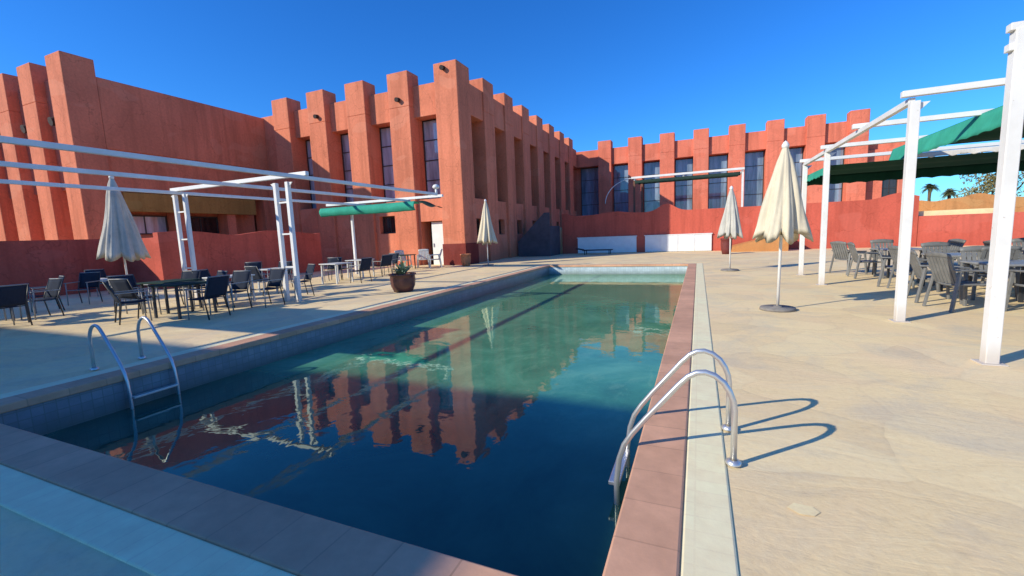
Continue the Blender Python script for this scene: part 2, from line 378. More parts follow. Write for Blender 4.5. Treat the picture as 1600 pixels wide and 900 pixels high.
dk = MB(); FX.box(dk, 2.34, 2.86, 1.1, 1.2, 0, 2.38); dk.build('doorway_shade', M['glass_dark'], hb)  # dark sheet standing in for the shaded left part of the doorway
hd = MB(); FX.box(hd, 2.22, 2.26, .37, .42, 1.0, 1.2); hd.build('handle', M['steel'], dr)
# ledge below windows on the corner (dark planter niche) and spouts
for (u, z) in ((9.0+.58, 8.95), (3.0+.66, 9.0), (.75, 10.12)):
    sm_ = MB(); c = (-11.35-u, 20.31, z); sm_.tube([(c[0], c[1]+.05, c[2]), (c[0], c[1]-.22, c[2]-.05)], [.11, .12], 12); sm_.build('rain_spout', M['hole'], hb)
# long side
n = 8
for k in range(n):
    sp = MB(); lo = MB()
    a = 1.37 + 3.0*k + (.0 if k == 0 else .0); a0 = 1.37 if k == 0 else 3.0*k+1.36; b2 = 3.0*(k+1)
    FY.box(sp, a0-.02, b2+.02, .10, 1.28, HEAD, PAR)
    holed(FY, lo, a0-.02, b2+.02, .18, 1.28, -.05, 3.62, (a0+.35, a0+1.25, 1.55, 2.5))
    window(FY, hb, a0+.37, a0+1.23, 1.57, 2.48, .5, M['glass_dark'], 1, 2)
    window(FY, hb, a0+.02, b2-.02, 3.64, HEAD-.02, 1.15, M['glass_dark'], 4, 1)
    if k < n-1: pier(FY, hb, b2, b2+1.36, st)
    sp.build('parapet', st, hb, bevel=.03); lo.build('lower_wall', st, hb)

# ---- left wing
lw = thing('hotel_wing', 'terracotta hotel wing at far left with three lit piers and a plain shaded side wall', 'building')
FL = Face((-26.0, 10.93), (-1, 0), (0, -1))
mb = MB()
mb.box(-50, -26.0-.02-1.25, 10.93+1.25, 20.25, -.05, 9.3)
mb.build('wall', st, lw)
side = MB(); side.box(-27.24, -26.0, 12.15, 20.9, 6.35, 9.62); side.box(-27.24, -26.25, 12.2, 20.9, 4.42, 6.35)
side.build('side_wall', st, lw, bevel=.03)
for y in (12.2, 15.0, 17.8, 20.35): MB().box(-27.2, -26.3, y-.02, y+.5, -.05, 4.43).build('arcade_pillar', st, lw)
of = MB(); of.box(-26.32, -26.12, 12.6, 19.6, 3.42, 4.36); of.build('ochre_fascia', M['ochre'], lw, bevel=.02)
FS = Face((-26.0, 10.93), (0, 1), (1, 0))
window(FS, lw, 1.9, 4.0, 2.3, 3.3, 1.18, M['glass'], 1, 2)
window(FS, lw, 4.8, 6.8, .1, 3.3, 1.18, M['glass_dark'], 3, 2)
corner = MB(); corner.box(-27.3, -26.0, 10.93, 12.15, -.05, TOP-.05); corner.build('pier', st, lw, bevel=.04)
pu = [0, 2.72, 5.45, 8.2, 10.95, 13.7]
for u in pu[1:]: pier(FL, lw, u, u+1.3, st, TOP-.05)
for a, b2 in zip(pu[:-1], pu[1:]):
    a0 = a+1.3; sp = MB(); lo = MB()
    FL.box(sp, a0-.02, b2+.02, .42, 1.28, 4.5, 9.62)
    FL.box(lo, a0-.02, b2+.02, .75, 1.28, -.05, 4.5)
    c = (-26.0-(a0+b2)/2-.1, 10.93+.42, 7.72)
    q = MB(); q.tube([(c[0], c[1]+.06, c[2]), (c[0], c[1]-.25, c[2]-.06)], [.19, .2], 12); q.build('rain_spout', M['hole'], lw)
    sp.build('parapet', st, lw, bevel=.03); lo.build('lower_wall', st, lw)

# ---- far wing
fw = thing('hotel_wing', 'pink terracotta hotel wing across the far end with a row of tall sky-blue windows', 'building')
sf = M['stucco_far']
FF = Face((-11.35, 44.5), (1, 0), (0, -1))
mb = MB(); mb.box(-14.5, 12.45, 44.5+1.25, 62, -.05, 9.25); mb.box(12.45, 15.6, 45.4, 62, -.05, 7.75); mb.build('wall', sf, fw)
us = [11.35-9.3+2.93*k for k in range(8)]
for u in us: pier(FF, fw, u, u+1.3, sf, 10.36)
for a, b2 in zip([-1.2]+[u+1.3 for u in us], us+[23.8]):
    sp = MB(); lo = MB(); FF.box(sp, a-.02, b2+.02, .28, 1.28, HEAD, PAR-.08); FF.box(lo, a-.02, b2+.02, .18, 1.28, -.05, 3.0)
    sp.build('parapet', sf, fw, bevel=.03); lo.build('lower_wall', sf, fw)
    if b2 < 23: window(FF, fw, max(a,0)+.02, b2-.02, 3.02, HEAD-.02, 1.12, M['glass_far'], 4, 1)
sp = MB(); FF.box(sp, us[-1]+1.3, 23.8, .5, 1.28, 3.0, HEAD); sp.build('infill_wall', sf, fw)
ex = Face((12.45, 45.4), (1, 0), (0, -1))
e1 = MB(); holed(ex, e1, .02, 3.1, -.25, 0, -.05, 7.2, (1.3, 2.3, 3.1, 5.0)); e1.build('annex_wall', sf, fw, bevel=.03)
window(ex, fw, 1.3, 2.3, 3.1, 5.0, -.08, M['glass_dark'], 2, 2)

# ---- rear wing, behind the camera: throws the near shadow
rw = thing('hotel_wing', 'unseen terracotta hotel wing behind the near pool end, throwing the foreground shadow', 'building')
RZ = 10.0
mb = MB(); mb.box(-70, -15.1, -40, -10.07, -.05, RZ); mb.build('wall', st, rw)
mb = MB(); mb.box(-36.3, -33.4, -18, -10.02, -.05, 13.2); mb.build('shadow_block', st, rw)  # unseen block added to cast a shadow band on the left deck
FR = Face((-15.1, -10.07), (-1, 0), (0, 1))
for k in range(14): pier_ = MB(); FR.box(pier_, .4+3*k, 1.7+3*k, -.4, .1, -.05, RZ-.7); pier_.build('pier', st, rw, bevel=.03)
for k in range(13): window(FR, rw, 1.9+3*k, 3.2+3*k, 3.2, 8.0, -.06, M['glass'], 4, 1)

# ------------------------------------------------------------------ garden walls, terrace
def wavy_wall(name, label, cat, axis, c, a0, a1, th, zf, m, z0=-.05, n=80):
    mb = MB(); top = []
    for i in range(n+1):
        a = a0+(a1-a0)*i/n; top.append((a, zf(a)))
    vs = []
    for a, z in top:
        for dd in (0, th):
            p = (c-dd, a) if axis == 'Y' else (a, c+dd)
            vs += [(p[0], p[1], z0), (p[0], p[1], z)]
    fs = []
    for i in range(n):
        b = i*4; e = b+4
        fs += [(b, e, e+1, b+1), (b+2, b+3, e+3, e+2), (b+1, e+1, e+3, b+3)]
    fs += [(0,1,3,2), (n*4, n*4+2, n*4+3, n*4+1)]
    mb.add(vs, fs); return tag(mb.build(name, m), label, cat)
wavy_wall('garden_wall', 'low plain dark red wall along the left edge of the deck', 'wall', 'Y', -20.8, -6, 9.7, .35, lambda a: 1.96, M['stucco_wall'])
wavy_wall('garden_wall', 'low red wall with a wavy scalloped top behind the left pergola posts', 'wall', 'Y', -18.3, 9.7, 17.2, .3,
          lambda a: 1.96+.19*abs(math.cos((a-10.5)*PI/2.1*.5*2/2))**1.3, M['stucco_wall'])
tag(MB().box(-20.78, -18.31, 9.72, 10.0, -.05, 1.93).build('garden_wall', M['stucco_wall'], bevel=.02), 'short dark red return wall joining the plain wall to the scalloped one', 'wall')
TY = 30.0
def tz(a):
    b = 2.62
    for c, hh, ww in ((-1.9, .48, .8), (-5.2, .16, 1.2), (9.9, .28, .9), (-8.7, .2, .6)):
        b += hh*math.exp(-((a-c)/ww)**2*1.6)
    return b
tr = wavy_wall('terrace_wall', 'red retaining wall with a humped top across the far end of the pool deck', 'wall', 'X', TY, -8.9, 10.75, .35, tz, M['stucco_wall'], n=160)
structure('terrace', MB().box(-9.2, 14, TY+.35, 44.4, -.04, 1.88), M['deck'])
tag(MB().box(10.78, 20, TY+.02, TY+.4, -.05, 1.62).build('garden_wall', M['stucco_wall'], bevel=.02), 'low red wall under the right green canopy in front of the orange wall', 'wall')
def oz(a): return 2.6+.36*math.exp(-((a-15.75)/.55)**2)+.07*math.sin(a*3.1)
wavy_wall('boundary_wall', 'sunlit orange wall with one rounded hump, beyond the low red wall', 'wall', 'X', 36, 13.0, 30, .35, oz, M['stucco_orange'])

for (x0, x1, lab) in ((-7.76, -3.78, 'left white panel on the red retaining wall, wholly in shade'), (-3.23, .77, 'right white panel on the red retaining wall, half in sun')):
    t = thing('wall_panel', lab, 'panel', (0,0,0), 0, 'white panels along the retaining wall')
    MB().box(x0, x1, TY-.10, TY-.005, .02, 1.06).build('panel_board', M['white_panel'], t, bevel=.012)
    f = MB(); f.box(x0-.05, x1+.05, TY-.13, TY-.012, 1.062, 1.12); f.build('cap', M['white_panel'], t, bevel=.01)
    g = MB()
    for i in range(1, 4): xx = x0+(x1-x0)*i/4; g.box(xx-.02, xx+.02, TY-.125, TY-.102, .04, 1.05)
    g.build('batten', M['white_panel'], t)
rp = MB(); rp.add([(1.6,28.2,-.02),(4.6,28.2,-.02),(4.6,28.2,1.0),(1.6,28.2,.25),(1.6,29.9,-.02),(4.6,29.9,-.02),(4.6,29.9,1.0),(1.6,29.9,.25)],
                  [(0,1,2,3),(5,4,7,6),(1,5,6,2),(4,0,3,7),(3,2,6,7)])
tag(rp.build('ramp', M['stucco_orange']), 'low sloping orange ramp against the red retaining wall', 'ramp')

# ------------------------------------------------------------------ pergolas
PZ = 3.1
lp = thing('pergola', 'white metal pergola with twin posts over the left deck, green awning at one end', 'pergola')
bw = .09
def post(root, x, y, z, m=M['white'], wd=.1, foot=True):
    p = MB().box(x-wd/2, x+wd/2, y-wd/2, y+wd/2, .0, z).build('post', m, root, bevel=.008)
    if foot: MB().box(x-wd*.9, x+wd*.9, y-wd*.9, y+wd*.9, .002, .014).build('foot_plate', m, p)
    return p
for (xa, xb) in ((-9.98, -9.55), (-14.18, -13.72)):
    for x in (xa, xb): post(lp, x, 8.1, PZ-.05)
    r = MB()
    for z in (.9, 1.75, 2.55): r.box(xa+.05, xb-.05, 8.08, 8.12, z-.02, z+.02)
    r.build('rung', M['white'], lp)
post(lp, -14.45, 15.5, PZ-.05); post(lp, -9.75, -1.0, PZ-.05); post(lp, -14.2, -1.0, PZ-.05)
for x, y1 in ((-8.93, 14.0), (-11.3, 15.6), (-14.0, 15.9)):
    MB().box(x-.04, x+.04, -1.4, y1, PZ-.045, PZ+.045).build('beam', M['white'], lp, bevel=.008)
for (x0, x1, y, z) in ((-14.3, -8.85, 8.1, PZ+.1), (-15.9, -9.6, 15.5, PZ+.1), (-14.3, -8.85, -1.0, PZ+.1),):
    MB().box(x0, x1, y-.05, y+.05, z-.052, z+.05).build('beam', M['white'], lp, bevel=.008)
fin = MB(); fin.tube([(-9.9,15.5,3.25),(-9.9,15.5,3.5)], .05, 8); fin.lathe([(0.001,0),(.12,.03),(.15,.09),(.1,.17),(0.001,.2)], (-9.9,15.5,3.48), 12); fin.build('finial', M['white'], lp)
def awning_fn(u, v):
    x = -15.9+u*(5.2); y = 15.25+v*.9; sag = .035*math.sin(u*PI*5)
    a = v*2.6
    return (x, 15.2+.22-.25*math.cos(a), 3.04-.17+.19*math.sin(a+.3)*.7-.12*(1-v) + sag*.4 + u*.03)
aw = MB()
aw.grid(lambda u, v: (-15.9+5.2*u, 15.12+.8*v+.02*math.sin(u*23), 3.03-.05*math.sin(v*PI)+.02*math.sin(u*PI*6)*math.sin(v*PI)), 40, 10)
aw.grid(lambda u, v: (-15.9+5.2*u, 15.12-.10*math.sin(v*PI)+.012*math.sin(u*29)*v, 3.03-.37*v-.012*abs(math.sin(u*PI*9))*v+.012*math.sin(u*7)*v), 72, 8)
ao = aw.build('awning', M['green_canvas'], lp, solid=.012)
tl = MB(); tl.grid(lambda u, v: (-10.68+.8*u, 15.14+.75*v, 3.02-.28*math.sin(u*PI*.5)**2+.05*math.sin(v*PI)), 10, 6); tl.build('awning_end', M['green_cloth'], lp, solid=.01)
cn = MB(); cn.grid(lambda u, v: (-14.2+4.8*u, .7+2.2*v, PZ-.08-.1*math.sin(v*PI*3)**2), 20, 18); cn.build('canopy', M['green_canvas'], lp, solid=.01)

rp = thing('pergola', 'white metal pergola on slim posts over the grey seating right of the pool', 'pergola')
for y, z in ((5.86, 3.22), (8.04, 3.12), (12.52, 3.10), (14.83, 3.10)): post(rp, 2.75, y, z, wd=.11)
for x in (8.6,):
    for y in (5.86, 8.1, 12.52, 14.83): post(rp, x, y, 3.12)
MB().box(2.71, 2.79, 8.12, 15.0, 3.105, 3.19).build('beam', M['white'], rp, bevel=.008)
for y in (8.1, 10.25, 12.55, 14.85): MB().box(2.62, 8.8, y-.045, y+.045, 3.2, 3.285).build('beam', M['white'], rp, bevel=.008)
for z in (3.06, 3.24): MB().bar((2.66,5.86,z), (8.7,5.86,z), .09, .07).build('beam', M['white'], rp, bevel=.008)
MB().box(8.56, 8.64, 5.9, 15.0, 3.105, 3.19).build('beam', M['white'], rp, bevel=.008)
# near canopy
def skirt(mb, a, b, z0, z1, out, n=60, amp=.03):
    a = Vector(a); b = Vector(b); o = Vector(out)
    L = (b-a).length
    def fn(u, v):
        p = a.lerp(b, u)
        sc = amp*abs(math.sin(u*L*PI/.35))
        z = z1+(z0-z1)*v - (sc if v > .99 else 0)*-1
        return (p.x+o.x*v+.015*math.sin(u*L*9)*v, p.y+o.y*v+.015*math.sin(u*L*9)*v, z+.0)
    mb.grid(fn, n, 4)
def bracket(root, x, y, z, dx, dy):
    g = MB(); t = .012; e = .11
    if dx: g.add([(x,y-t,z),(x+dx*e,y-t,z),(x,y-t,z-e),(x,y+t,z),(x+dx*e,y+t,z),(x,y+t,z-e)], [(0,1,2),(5,4,3),(0,3,4,1),(1,4,5,2),(2,5,3,0)])
    else: g.add([(x-t,y,z),(x-t,y+dy*e,z),(x-t,y,z-e),(x+t,y,z),(x+t,y+dy*e,z),(x+t,y,z-e)], [(0,1,2),(5,4,3),(0,3,4,1),(1,4,5,2),(2,5,3,0)])
    return g.build('bracket', M['white'], root)
for y in (8.04, 12.52, 14.83): bracket(rp, 2.81, y, 3.10, 1, 0)
for y in (8.10, 12.58): bracket(rp, 2.75, y, 3.10, 0, 1)
for x in (-9.49, -13.66): bracket(lp, x, 8.1, 3.04, 1, 0)
for x in (-10.04, -14.24): bracket(lp, x, 8.1, 3.04, -1, 0)
n1 = MB()
n1.grid(lambda u, v: (4.40+4.0*u, 7.9+4.1*v, 3.20-.22*v-.03*math.sin(v*PI*4)**2), 10, 48, False)
n1.build('canopy', M['green_shaded'], rp, solid=.008)
n1 = MB(); skirt(n1, (4.40,13.9,0), (4.40,7.85,0), 2.85, 3.22, (-.10,0,0), 110, .02)
n1.build('valance', M['green_canvas'], rp, solid=.008)
n2 = MB(); skirt(n2, (4.30,12.58,0), (8.45,12.58,0), 2.80, 2.93, (0,-.03,0), 120, .05)
n2.build('canopy_trim', M['cushion'], rp, solid=.012)
n3 = MB(); n3.grid(lambda u, v: (2.85+5.6*u, 12.62+2.5*v, 2.82-.05*math.sin(v*PI*2)**2), 10, 24)
skirt(n3, (2.85,15.12,0), (8.45,15.12,0), 2.55, 2.82, (0,.03,0), 60)
n3.build('canopy', M['green_shaded'], rp, solid=.01)
n3 = MB(); skirt(n3, (2.84,15.12,0), (2.84,12.62,0), 2.62, 2.84, (-.05,0,0), 40)
n3.build('valance', M['green_canvas'], rp, solid=.008)

tp = thing('pergola', 'small terrace pergola with a dark green awning in front of the far windows', 'pergola')
for x, m in ((-4.3, M['wood']), (-3.75, M['wood']), (2.65, M['white'])): MB().box(x-.06, x+.06, 32.94, 33.06, 1.88, 5.0).build('post', m, tp)
MB().box(-4.5, 2.75, 32.95, 33.05, 5.16, 5.30).build('beam', M['white'], tp)
MB().box(-4.5, 2.75, 35.45, 35.55, 5.16, 5.30).build('beam', M['white'], tp)
for x in (-4.3, -1.0, 2.65): MB().box(x-.05, x+.05, 33.06, 35.44, 5.05, 5.15).build('beam', M['white'], tp)
q = MB(); q.grid(lambda u, v: (-4.25+6.75*u, 32.9+2.6*v, 5.02-.1*math.sin(v*PI*2)**2), 10, 20); q.grid(lambda u, v: (-4.25+6.75*u, 32.9, 5.02-.22*v-.03*abs(math.sin(u*PI*20))), 60, 2)
q.build('awning', M['green_cloth'], tp, solid=.012)
ar = MB(); ar.tube([(-4.3-2.1*math.sin(t*PI/2)*1.0, 33.0, 3.5+1.72*math.cos(t*PI/2)) for t in [i/10 for i in range(11)]], .03, 8)
ar.build('arched_bracket', M['white'], tp)

# ------------------------------------------------------------------ parasols
def parasol(label, loc, top, bot, rad, m, lean=0, rz=0):
    t = thing('parasol', label, 'parasol', loc, rz, 'closed parasols around the pool')
    MB().tube([(0,0,.05), (lean*top*.5,0,top*.5), (lean*top,0,top+.02)], .024, 10).build('pole', M['white'], t)
    MB().lathe([(.001,.075),(.06,.075),(.07,.05),(.27,.05),(.28,.03),(.28,0),(.001,0)], n=28).build('base_plate', M['base_grey'], t)
    nf = 8; Hh = top-bot; pr = []
    rng = random.Random(int(rad*1000)); ph = rng.random()*6
    for i in range(15):
        k = i/14; z = top-.05-k*(Hh-.05)
        r = .05+.06*min(1, k*6)+(rad-.11)*(k**1.05)
        pr.append((r, z))
    am = [rng.uniform(.5, 1.3) for _ in range(nf)]; sh = [rng.uniform(-.25, .25) for _ in range(nf)]; hm = [rng.uniform(-.09, .07) for _ in range(nf)]
    def lob(a):
        q = (a+ph)%(2*PI)/(2*PI)*nf; i = int(q)%nf; fr = q-int(q)
        return i, fr
    def fold(a, z):
        k = max(0, min(1, (top-z)/Hh)); i, fr = lob(a)
        c = abs(math.sin(PI*fr+sh[i]*math.sin(PI*fr)))**.75
        return (.80 if k > .1 else .9)+(.42*k+.04)*(c-.45)*am[i]+.14*math.sin(2*a+ph)*k+.05*math.sin(7*k+3*a)+.05*math.sin(19*a+5*k)*k
    mb = MB(); mb.lathe(pr+[(pr[-1][0]*.82, pr[-1][1]+.12), (.04, pr[-1][1]+.5)], n=96, fn=fold)
    for i, v in enumerate(mb.v):
        z = v[2]; k = (top-z)/Hh; a = math.atan2(v[1], v[0])
        ii, fr = lob(a); mb.v[i] = (v[0]+lean*z, v[1], z+(hm[ii]*math.sin(PI*fr)-.10*math.sin(PI*fr))*max(0, k)**4)
    mb.build('canopy', m, t)
    MB().lathe([(.001,.0),(.05,0),(.06,.05),(.035,.1),(.001,.13)], (lean*top,0,top-.06), 12).build('finial', M['white'], t)
    return t
parasol('tall closed cream parasol on a round base right of the pool, before the white posts', (1.30, 8.77, 0), 2.82, 1.34, .42, M['cream_canvas'], .012)
parasol('closed pale grey parasol before the red retaining wall, near the white panels', (.99, 16.34, 0), 2.75, 1.22, .34, M['grey_canvas'])
parasol('small closed white parasol before the shaded long side of the hotel', (-9.76, 19.7, 0), 3.25, 1.19, .47, M['cream_canvas'])
parasol('closed greyish parasol under the left pergola beams, standing among dark tables', (-14.6, 6.86, 0), 3.5, 1.36, .54, M['grey_canvas'], -.02)

# ------------------------------------------------------------------ ladders
def ladder(label, x, y, sgn):
    t = thing('pool_ladder', label, 'ladder', (x, y, 0), 0, 'steel pool ladders')
    for yy in (-.26, .26):
        pts = [(x, yy, z) for x, z in ((.22,0),(.22,.36),(.212,.42),(.19,.48),(.155,.535),(.105,.575),(.05,.592),(.0,.585),(-.05,.555),(-.11,.49),(-.31,.24),(-.40,.12),(-.455,.03),(-.49,-.08),(-.51,-.25),(-.51,-1.3))]
        pts = [(p[0]*sgn, p[1], p[2]) for p in pts]
        r = MB().tube(pts, .019, 12).build('rail', M['steel'], t)
        MB().lathe([(.045,0.012),(.045,.03),(.022,.04)], (.22*sgn, yy, 0), 16).build('flange', M['steel'], r)
    for z in (-.28, -.55, -.82):
        MB().box(-.57*sgn, -.49*sgn, -.25, .25, z-.015, z+.015).build('tread', M['steel'], t, bevel=.006)
ladder('shiny steel pool ladder on the sunlit near right edge of the pool', .0, 3.16, 1)
ladder('steel pool ladder on the shaded left edge of the pool', -6.83, 3.08, -1)
# ------------------------------------------------------------------ furniture
def dark_chair():
    t = thing('garden_chair', 'c', 'chair')
    MB().grid(lambda u, v: (-.24+.48*u, -.22+.44*v, .43-.015*math.sin(v*PI)), 4, 6).build('seat', M['dark_sling'], t, solid=.015)
    MB().grid(lambda u, v: (-.24+.48*u, .22+.14*v, .45+.42*v), 4, 6).build('backrest', M['dark_sling'], t, solid=.015)
    for s in (-1, 1):
        MB().tube([(s*.26,-.24,0), (s*.26,-.22,.63)], .014, 8).build('leg', M['grey_frame'], t)
        MB().tube([(s*.26,.27,0), (s*.26,.20,.42), (s*.26,.37,.89)], .014, 8).build('leg', M['dark_metal'], t)
        MB().bar((s*.26,-.25,.635), (s*.26,.28,.635), .045, .022).build('armrest', M['grey_frame'], t, bevel=.006)
    MB().tube([(-.26,.37,.885),(.26,.37,.885)], .013, 8).build('top_rail', M['grey_frame'], t)
    MB().tube([(-.26,-.22,.425),(.26,-.22,.425)], .012, 8).build('front_rail', M['grey_frame'], t)
    return t
def resin_chair(m, name='resin_armchair'):
    t = thing(name, 'c', 'chair')
    MB().grid(lambda u, v: (-.24+.48*u, -.24+.46*v, .43-.02*math.sin(u*PI)), 6, 6).build('seat', m, t, solid=.03)
    bk = MB()
    for i in range(7):
        x = -.225+.075*i; bk.add([(x-.026,.21,.44),(x+.026,.21,.44),(x+.03,.36,.86),(x-.03,.36,.86)], [(0,1,2,3)])
    bk.grid(lambda u, v: (-.27+.54*u, .345+.035*v, .84+.075*v+.03*math.sin(u*PI)*v), 8, 2)
    bk.build('backrest', m, t, solid=.022)
    for s in (-1, 1):
        MB().bar((s*.30,-.27,0), (s*.265,-.22,.63), .05, .04).build('leg', m, t, bevel=.008)
        MB().bar((s*.30,.32,0), (s*.265,.22,.63), .05, .04).build('leg', m, t, bevel=.008)
        MB().bar((s*.268,-.26,.645), (s*.268,.30,.665), .06, .03).build('armrest', m, t, bevel=.008)
    return t
def square_table(m_top, m_leg, w=.8, h=.73, cloth=None):
    t = thing('garden_table', 't', 'table')
    MB().box(-w/2, w/2, -w/2, w/2, h-.035, h).build('tabletop', m_top, t, bevel=.01)
    for sx in (-1, 1):
        for sy in (-1, 1): MB().bar((sx*(w/2-.06), sy*(w/2-.06), 0), (sx*(w/2-.07), sy*(w/2-.07), h-.036), .045).build('leg', m_leg, t)
    return t
def pedestal_table(m_top, m_leg):
    t = thing('round_table', 't', 'table')
    MB().lathe([(.001,.735),(.42,.735),(.43,.72),(.42,.70),(.001,.70)], n=32).build('tabletop', m_top, t)
    MB().box(-.05,.05,-.05,.05,.03,.70).build('leg', m_leg, t, bevel=.01)
    MB().box(-.3,.3,-.05,.05,0,.03).box(-.05,.05,-.3,.3,0.001,.031).build('base', m_leg, t)
    return t
used = set()
def place(proto, x, y, rz, label, group):
    o = proto if proto.name not in used else copy_tree(proto)
    used.add(proto.name); o.location = (x, y, 0); o.rotation_euler = (0, 0, rz); o['label'] = label; o['group'] = group
    return o
dc = dark_chair(); wc = resin_chair(M['resin_white'], 'white_armchair'); gc = resin_chair(M['resin_grey'])
dt = square_table(M['green_cloth'], M['dark_metal'], .9); wt = square_table(M['resin_white'], M['resin_white'], .85); gt = square_table(M['grey_frame'], M['dark_metal'], .9)
GT = 'tables on the left deck'; GC = 'dark chairs on the left deck'
place(dt, -11.75, 6.35, .1, 'dark green topped table nearest the left parasol pole', GT)
place(dt, -10.55, 5.95, .05, 'dark topped table in front of the left twin posts, closest to the pool', GT)
place(wt, -11.3, 7.5, .0, 'white square table between the two pairs of twin posts, nearest of the white ones', GT)
place(wt, -12.6, 9.9, .1, 'white square table seen just left of the nearer twin posts', GT)
place(wt, -12.2, 12.1, -.05, 'white square table right of the twin posts, under the green awning end', GT)
place(wt, -13.0, 14.2, .1, 'white square table at the foot of the single far pergola post', GT)
place(dt, -14.0, 4.1, 0, 'dark topped table at the left edge of the photo', GT)
L = [(-10.15,6.75, .15, 'dark sling chair facing away, left of a pair before the nearer twin posts'),
     (-9.75,7.35, -.05, 'dark sling chair with pale legs, right of a pair before the nearer twin posts'),
     (-10.95,5.15, PI-.3, 'dark chair on the near side of the dark table closest to the pool'),
     (-9.6,5.85, -PI/2+.2, 'dark chair at the right end of the dark table closest to the pool'),
     (-12.7,6.0, PI/2, 'dark chair under the left parasol canopy, left of the dark green table'),
     (-12.1,7.6, PI/2+.3, 'dark chair left of the nearest white table, by the left twin posts'),
     (-13.2,10.5, .2, 'dark chair behind the white table left of the nearer twin posts'),
     (-12.0,9.0, PI, 'dark chair in front of the white table, hidden partly by the nearer twin posts'),
     (-12.9,12.6, .5, 'dark chair behind the white table under the green awning end'),
     (-11.3,12.3, -PI/2, 'dark chair on the pool side of the white table under the green awning end'),
     (-12.1,14.5, -PI/2-.2, 'dark chair just right of the single far pergola post'),
     (-13.2,13.3, PI, 'dark chair in front of the table at the single far pergola post'),
     (-13.2,4.0, -PI/2+.2, 'dark chair at the left edge of the photo, facing away from the pool'),
     (-14.2,4.9, .1, 'dark chair behind the table at the left edge of the photo'),
     (-15.6,5.5, -.2, 'dark chair alone in the shade before the plain red wall'),
     (-18.6,8.0, PI/2, 'dark chair with a pale seat against the end of the plain red wall')]
L += [(-11.6,5.6, PI+.2, 'dark chair on the camera side of the dark green topped table'),
      (-12.3,6.9, .3, 'dark chair behind the dark green topped table, by the parasol pole'),
      (-11.0,6.75, -.2, 'dark chair between the dark green topped table and the pool side pair'),
      (-16.4,6.6, .6, 'dark chair near the red wall, left of the left parasol'),
      (-14.9,4.2, PI/2, 'dark chair at the outer side of the table at the left photo edge'),
      (-10.4,8.9, -.4, 'dark chair just behind the nearer twin posts'),
      (-14.6,10.6, .9, 'dark chair standing back against the scalloped red wall'),
      (-12.6,15.6, .1, 'dark chair beyond the single far pergola post, near the hotel')]
for a in L: place(dc, a[0], a[1], a[2], a[3], GC)
cu = tag(MB().grid(lambda u, v: (-18.85+.48*u, 7.75+.5*v, .52+.05*math.sin(u*PI)*math.sin(v*PI)), 8, 8).build('seat_cushion', M['cushion'], solid=.07), 'pale cushion lying on the chair at the end of the plain red wall', 'cushion')
GW = 'white armchairs by the hotel door'
place(wc, -13.1, 18.9, .5, 'white armchair directly in front of the white hotel door', GW)
place(wc, -13.9, 18.3, 1.2, 'white armchair left of the hotel door, turned sideways', GW)
place(wc, -12.2, 18.6, -.9, 'white armchair right of the hotel door, beside the dark wall base', GW)
place(dt, -13.4, 17.7, .2, 'small dark topped table before the white chairs by the hotel door', 'tables on the left deck')
GR = 'grey armchairs under the right pergola'; RT = 'grey tables under the right pergola'
place(gt, 4.75, 9.75, .1, 'grey square table nearest the front white post on the right', RT)
place(gt, 5.0, 12.0, 0, 'grey square table behind the second white post on the right', RT)
place(gt, 4.9, 14.6, .1, 'grey square table at the back of the right pergola', RT)
place(gt, 7.0, 10.6, 0, 'grey square table at the right edge of the photo, behind the front post', RT)
place(gt, 7.2, 13.2, 0, 'grey square table against the red wall side, right of centre under the canopy', RT)
place(gt, 5.05, 8.2, .05, 'pale grey table cut off by the right edge of the photo', RT)
R_ = [(3.95,9.3, PI/2+.2, 'grey armchair at the front left of the nearest right table, closest to the pool'),
      (3.95,10.15, PI/2-.1, 'grey armchair on the pool side of the nearest right table, further one'),
      (4.75,8.95, PI+.1, 'grey armchair with its back to the camera before the nearest right table'),
      (4.85,10.6, .0, 'grey armchair behind the nearest right table, facing the camera'),
      (5.55,9.8, -PI/2, 'grey armchair seen past the front white post, right of the nearest table'),
      (4.2,11.7, PI/2+.1, 'grey armchair immediately left of the second white post'),
      (4.15,12.4, PI/2-.3, 'grey armchair behind the second white post on the pool side'),
      (5.1,11.2, PI, 'grey armchair with its back to the camera at the second grey table'),
      (5.1,12.8, .1, 'grey armchair at the far side of the second grey table'),
      (5.85,12.1, -PI/2, 'grey armchair right of the second grey table'),
      (4.1,14.2, PI/2, 'grey armchair at the back table between second and third white posts'),
      (4.0,15.3, PI/2+.5, 'grey armchair furthest back, beside the third white post'),
      (4.9,15.5, 0, 'grey armchair behind the back grey table'),
      (5.7,14.6, -PI/2+.2, 'grey armchair right of the back grey table'),
      (6.2,10.4, PI/2, 'grey armchair left of the right edge table, side on'),
      (7.0,9.8, PI, 'grey armchair with its back to the camera at the right edge table'),
      (7.1,11.5, .1, 'grey armchair behind the right edge table'),
      (6.4,13.2, PI/2, 'grey armchair left of the table near the red wall'),
      (7.3,12.5, PI, 'grey armchair in front of the table near the red wall'),
      (7.2,14.0, 0, 'grey armchair behind the table near the red wall'),
      (8.0,13.2, -PI/2, 'grey armchair right of the table near the red wall'),
      (5.1,7.45, PI, 'grey armchair before the pale table at the very right edge of the photo')]
for a in R_: place(gc, a[0], a[1], a[2], a[3], GR)

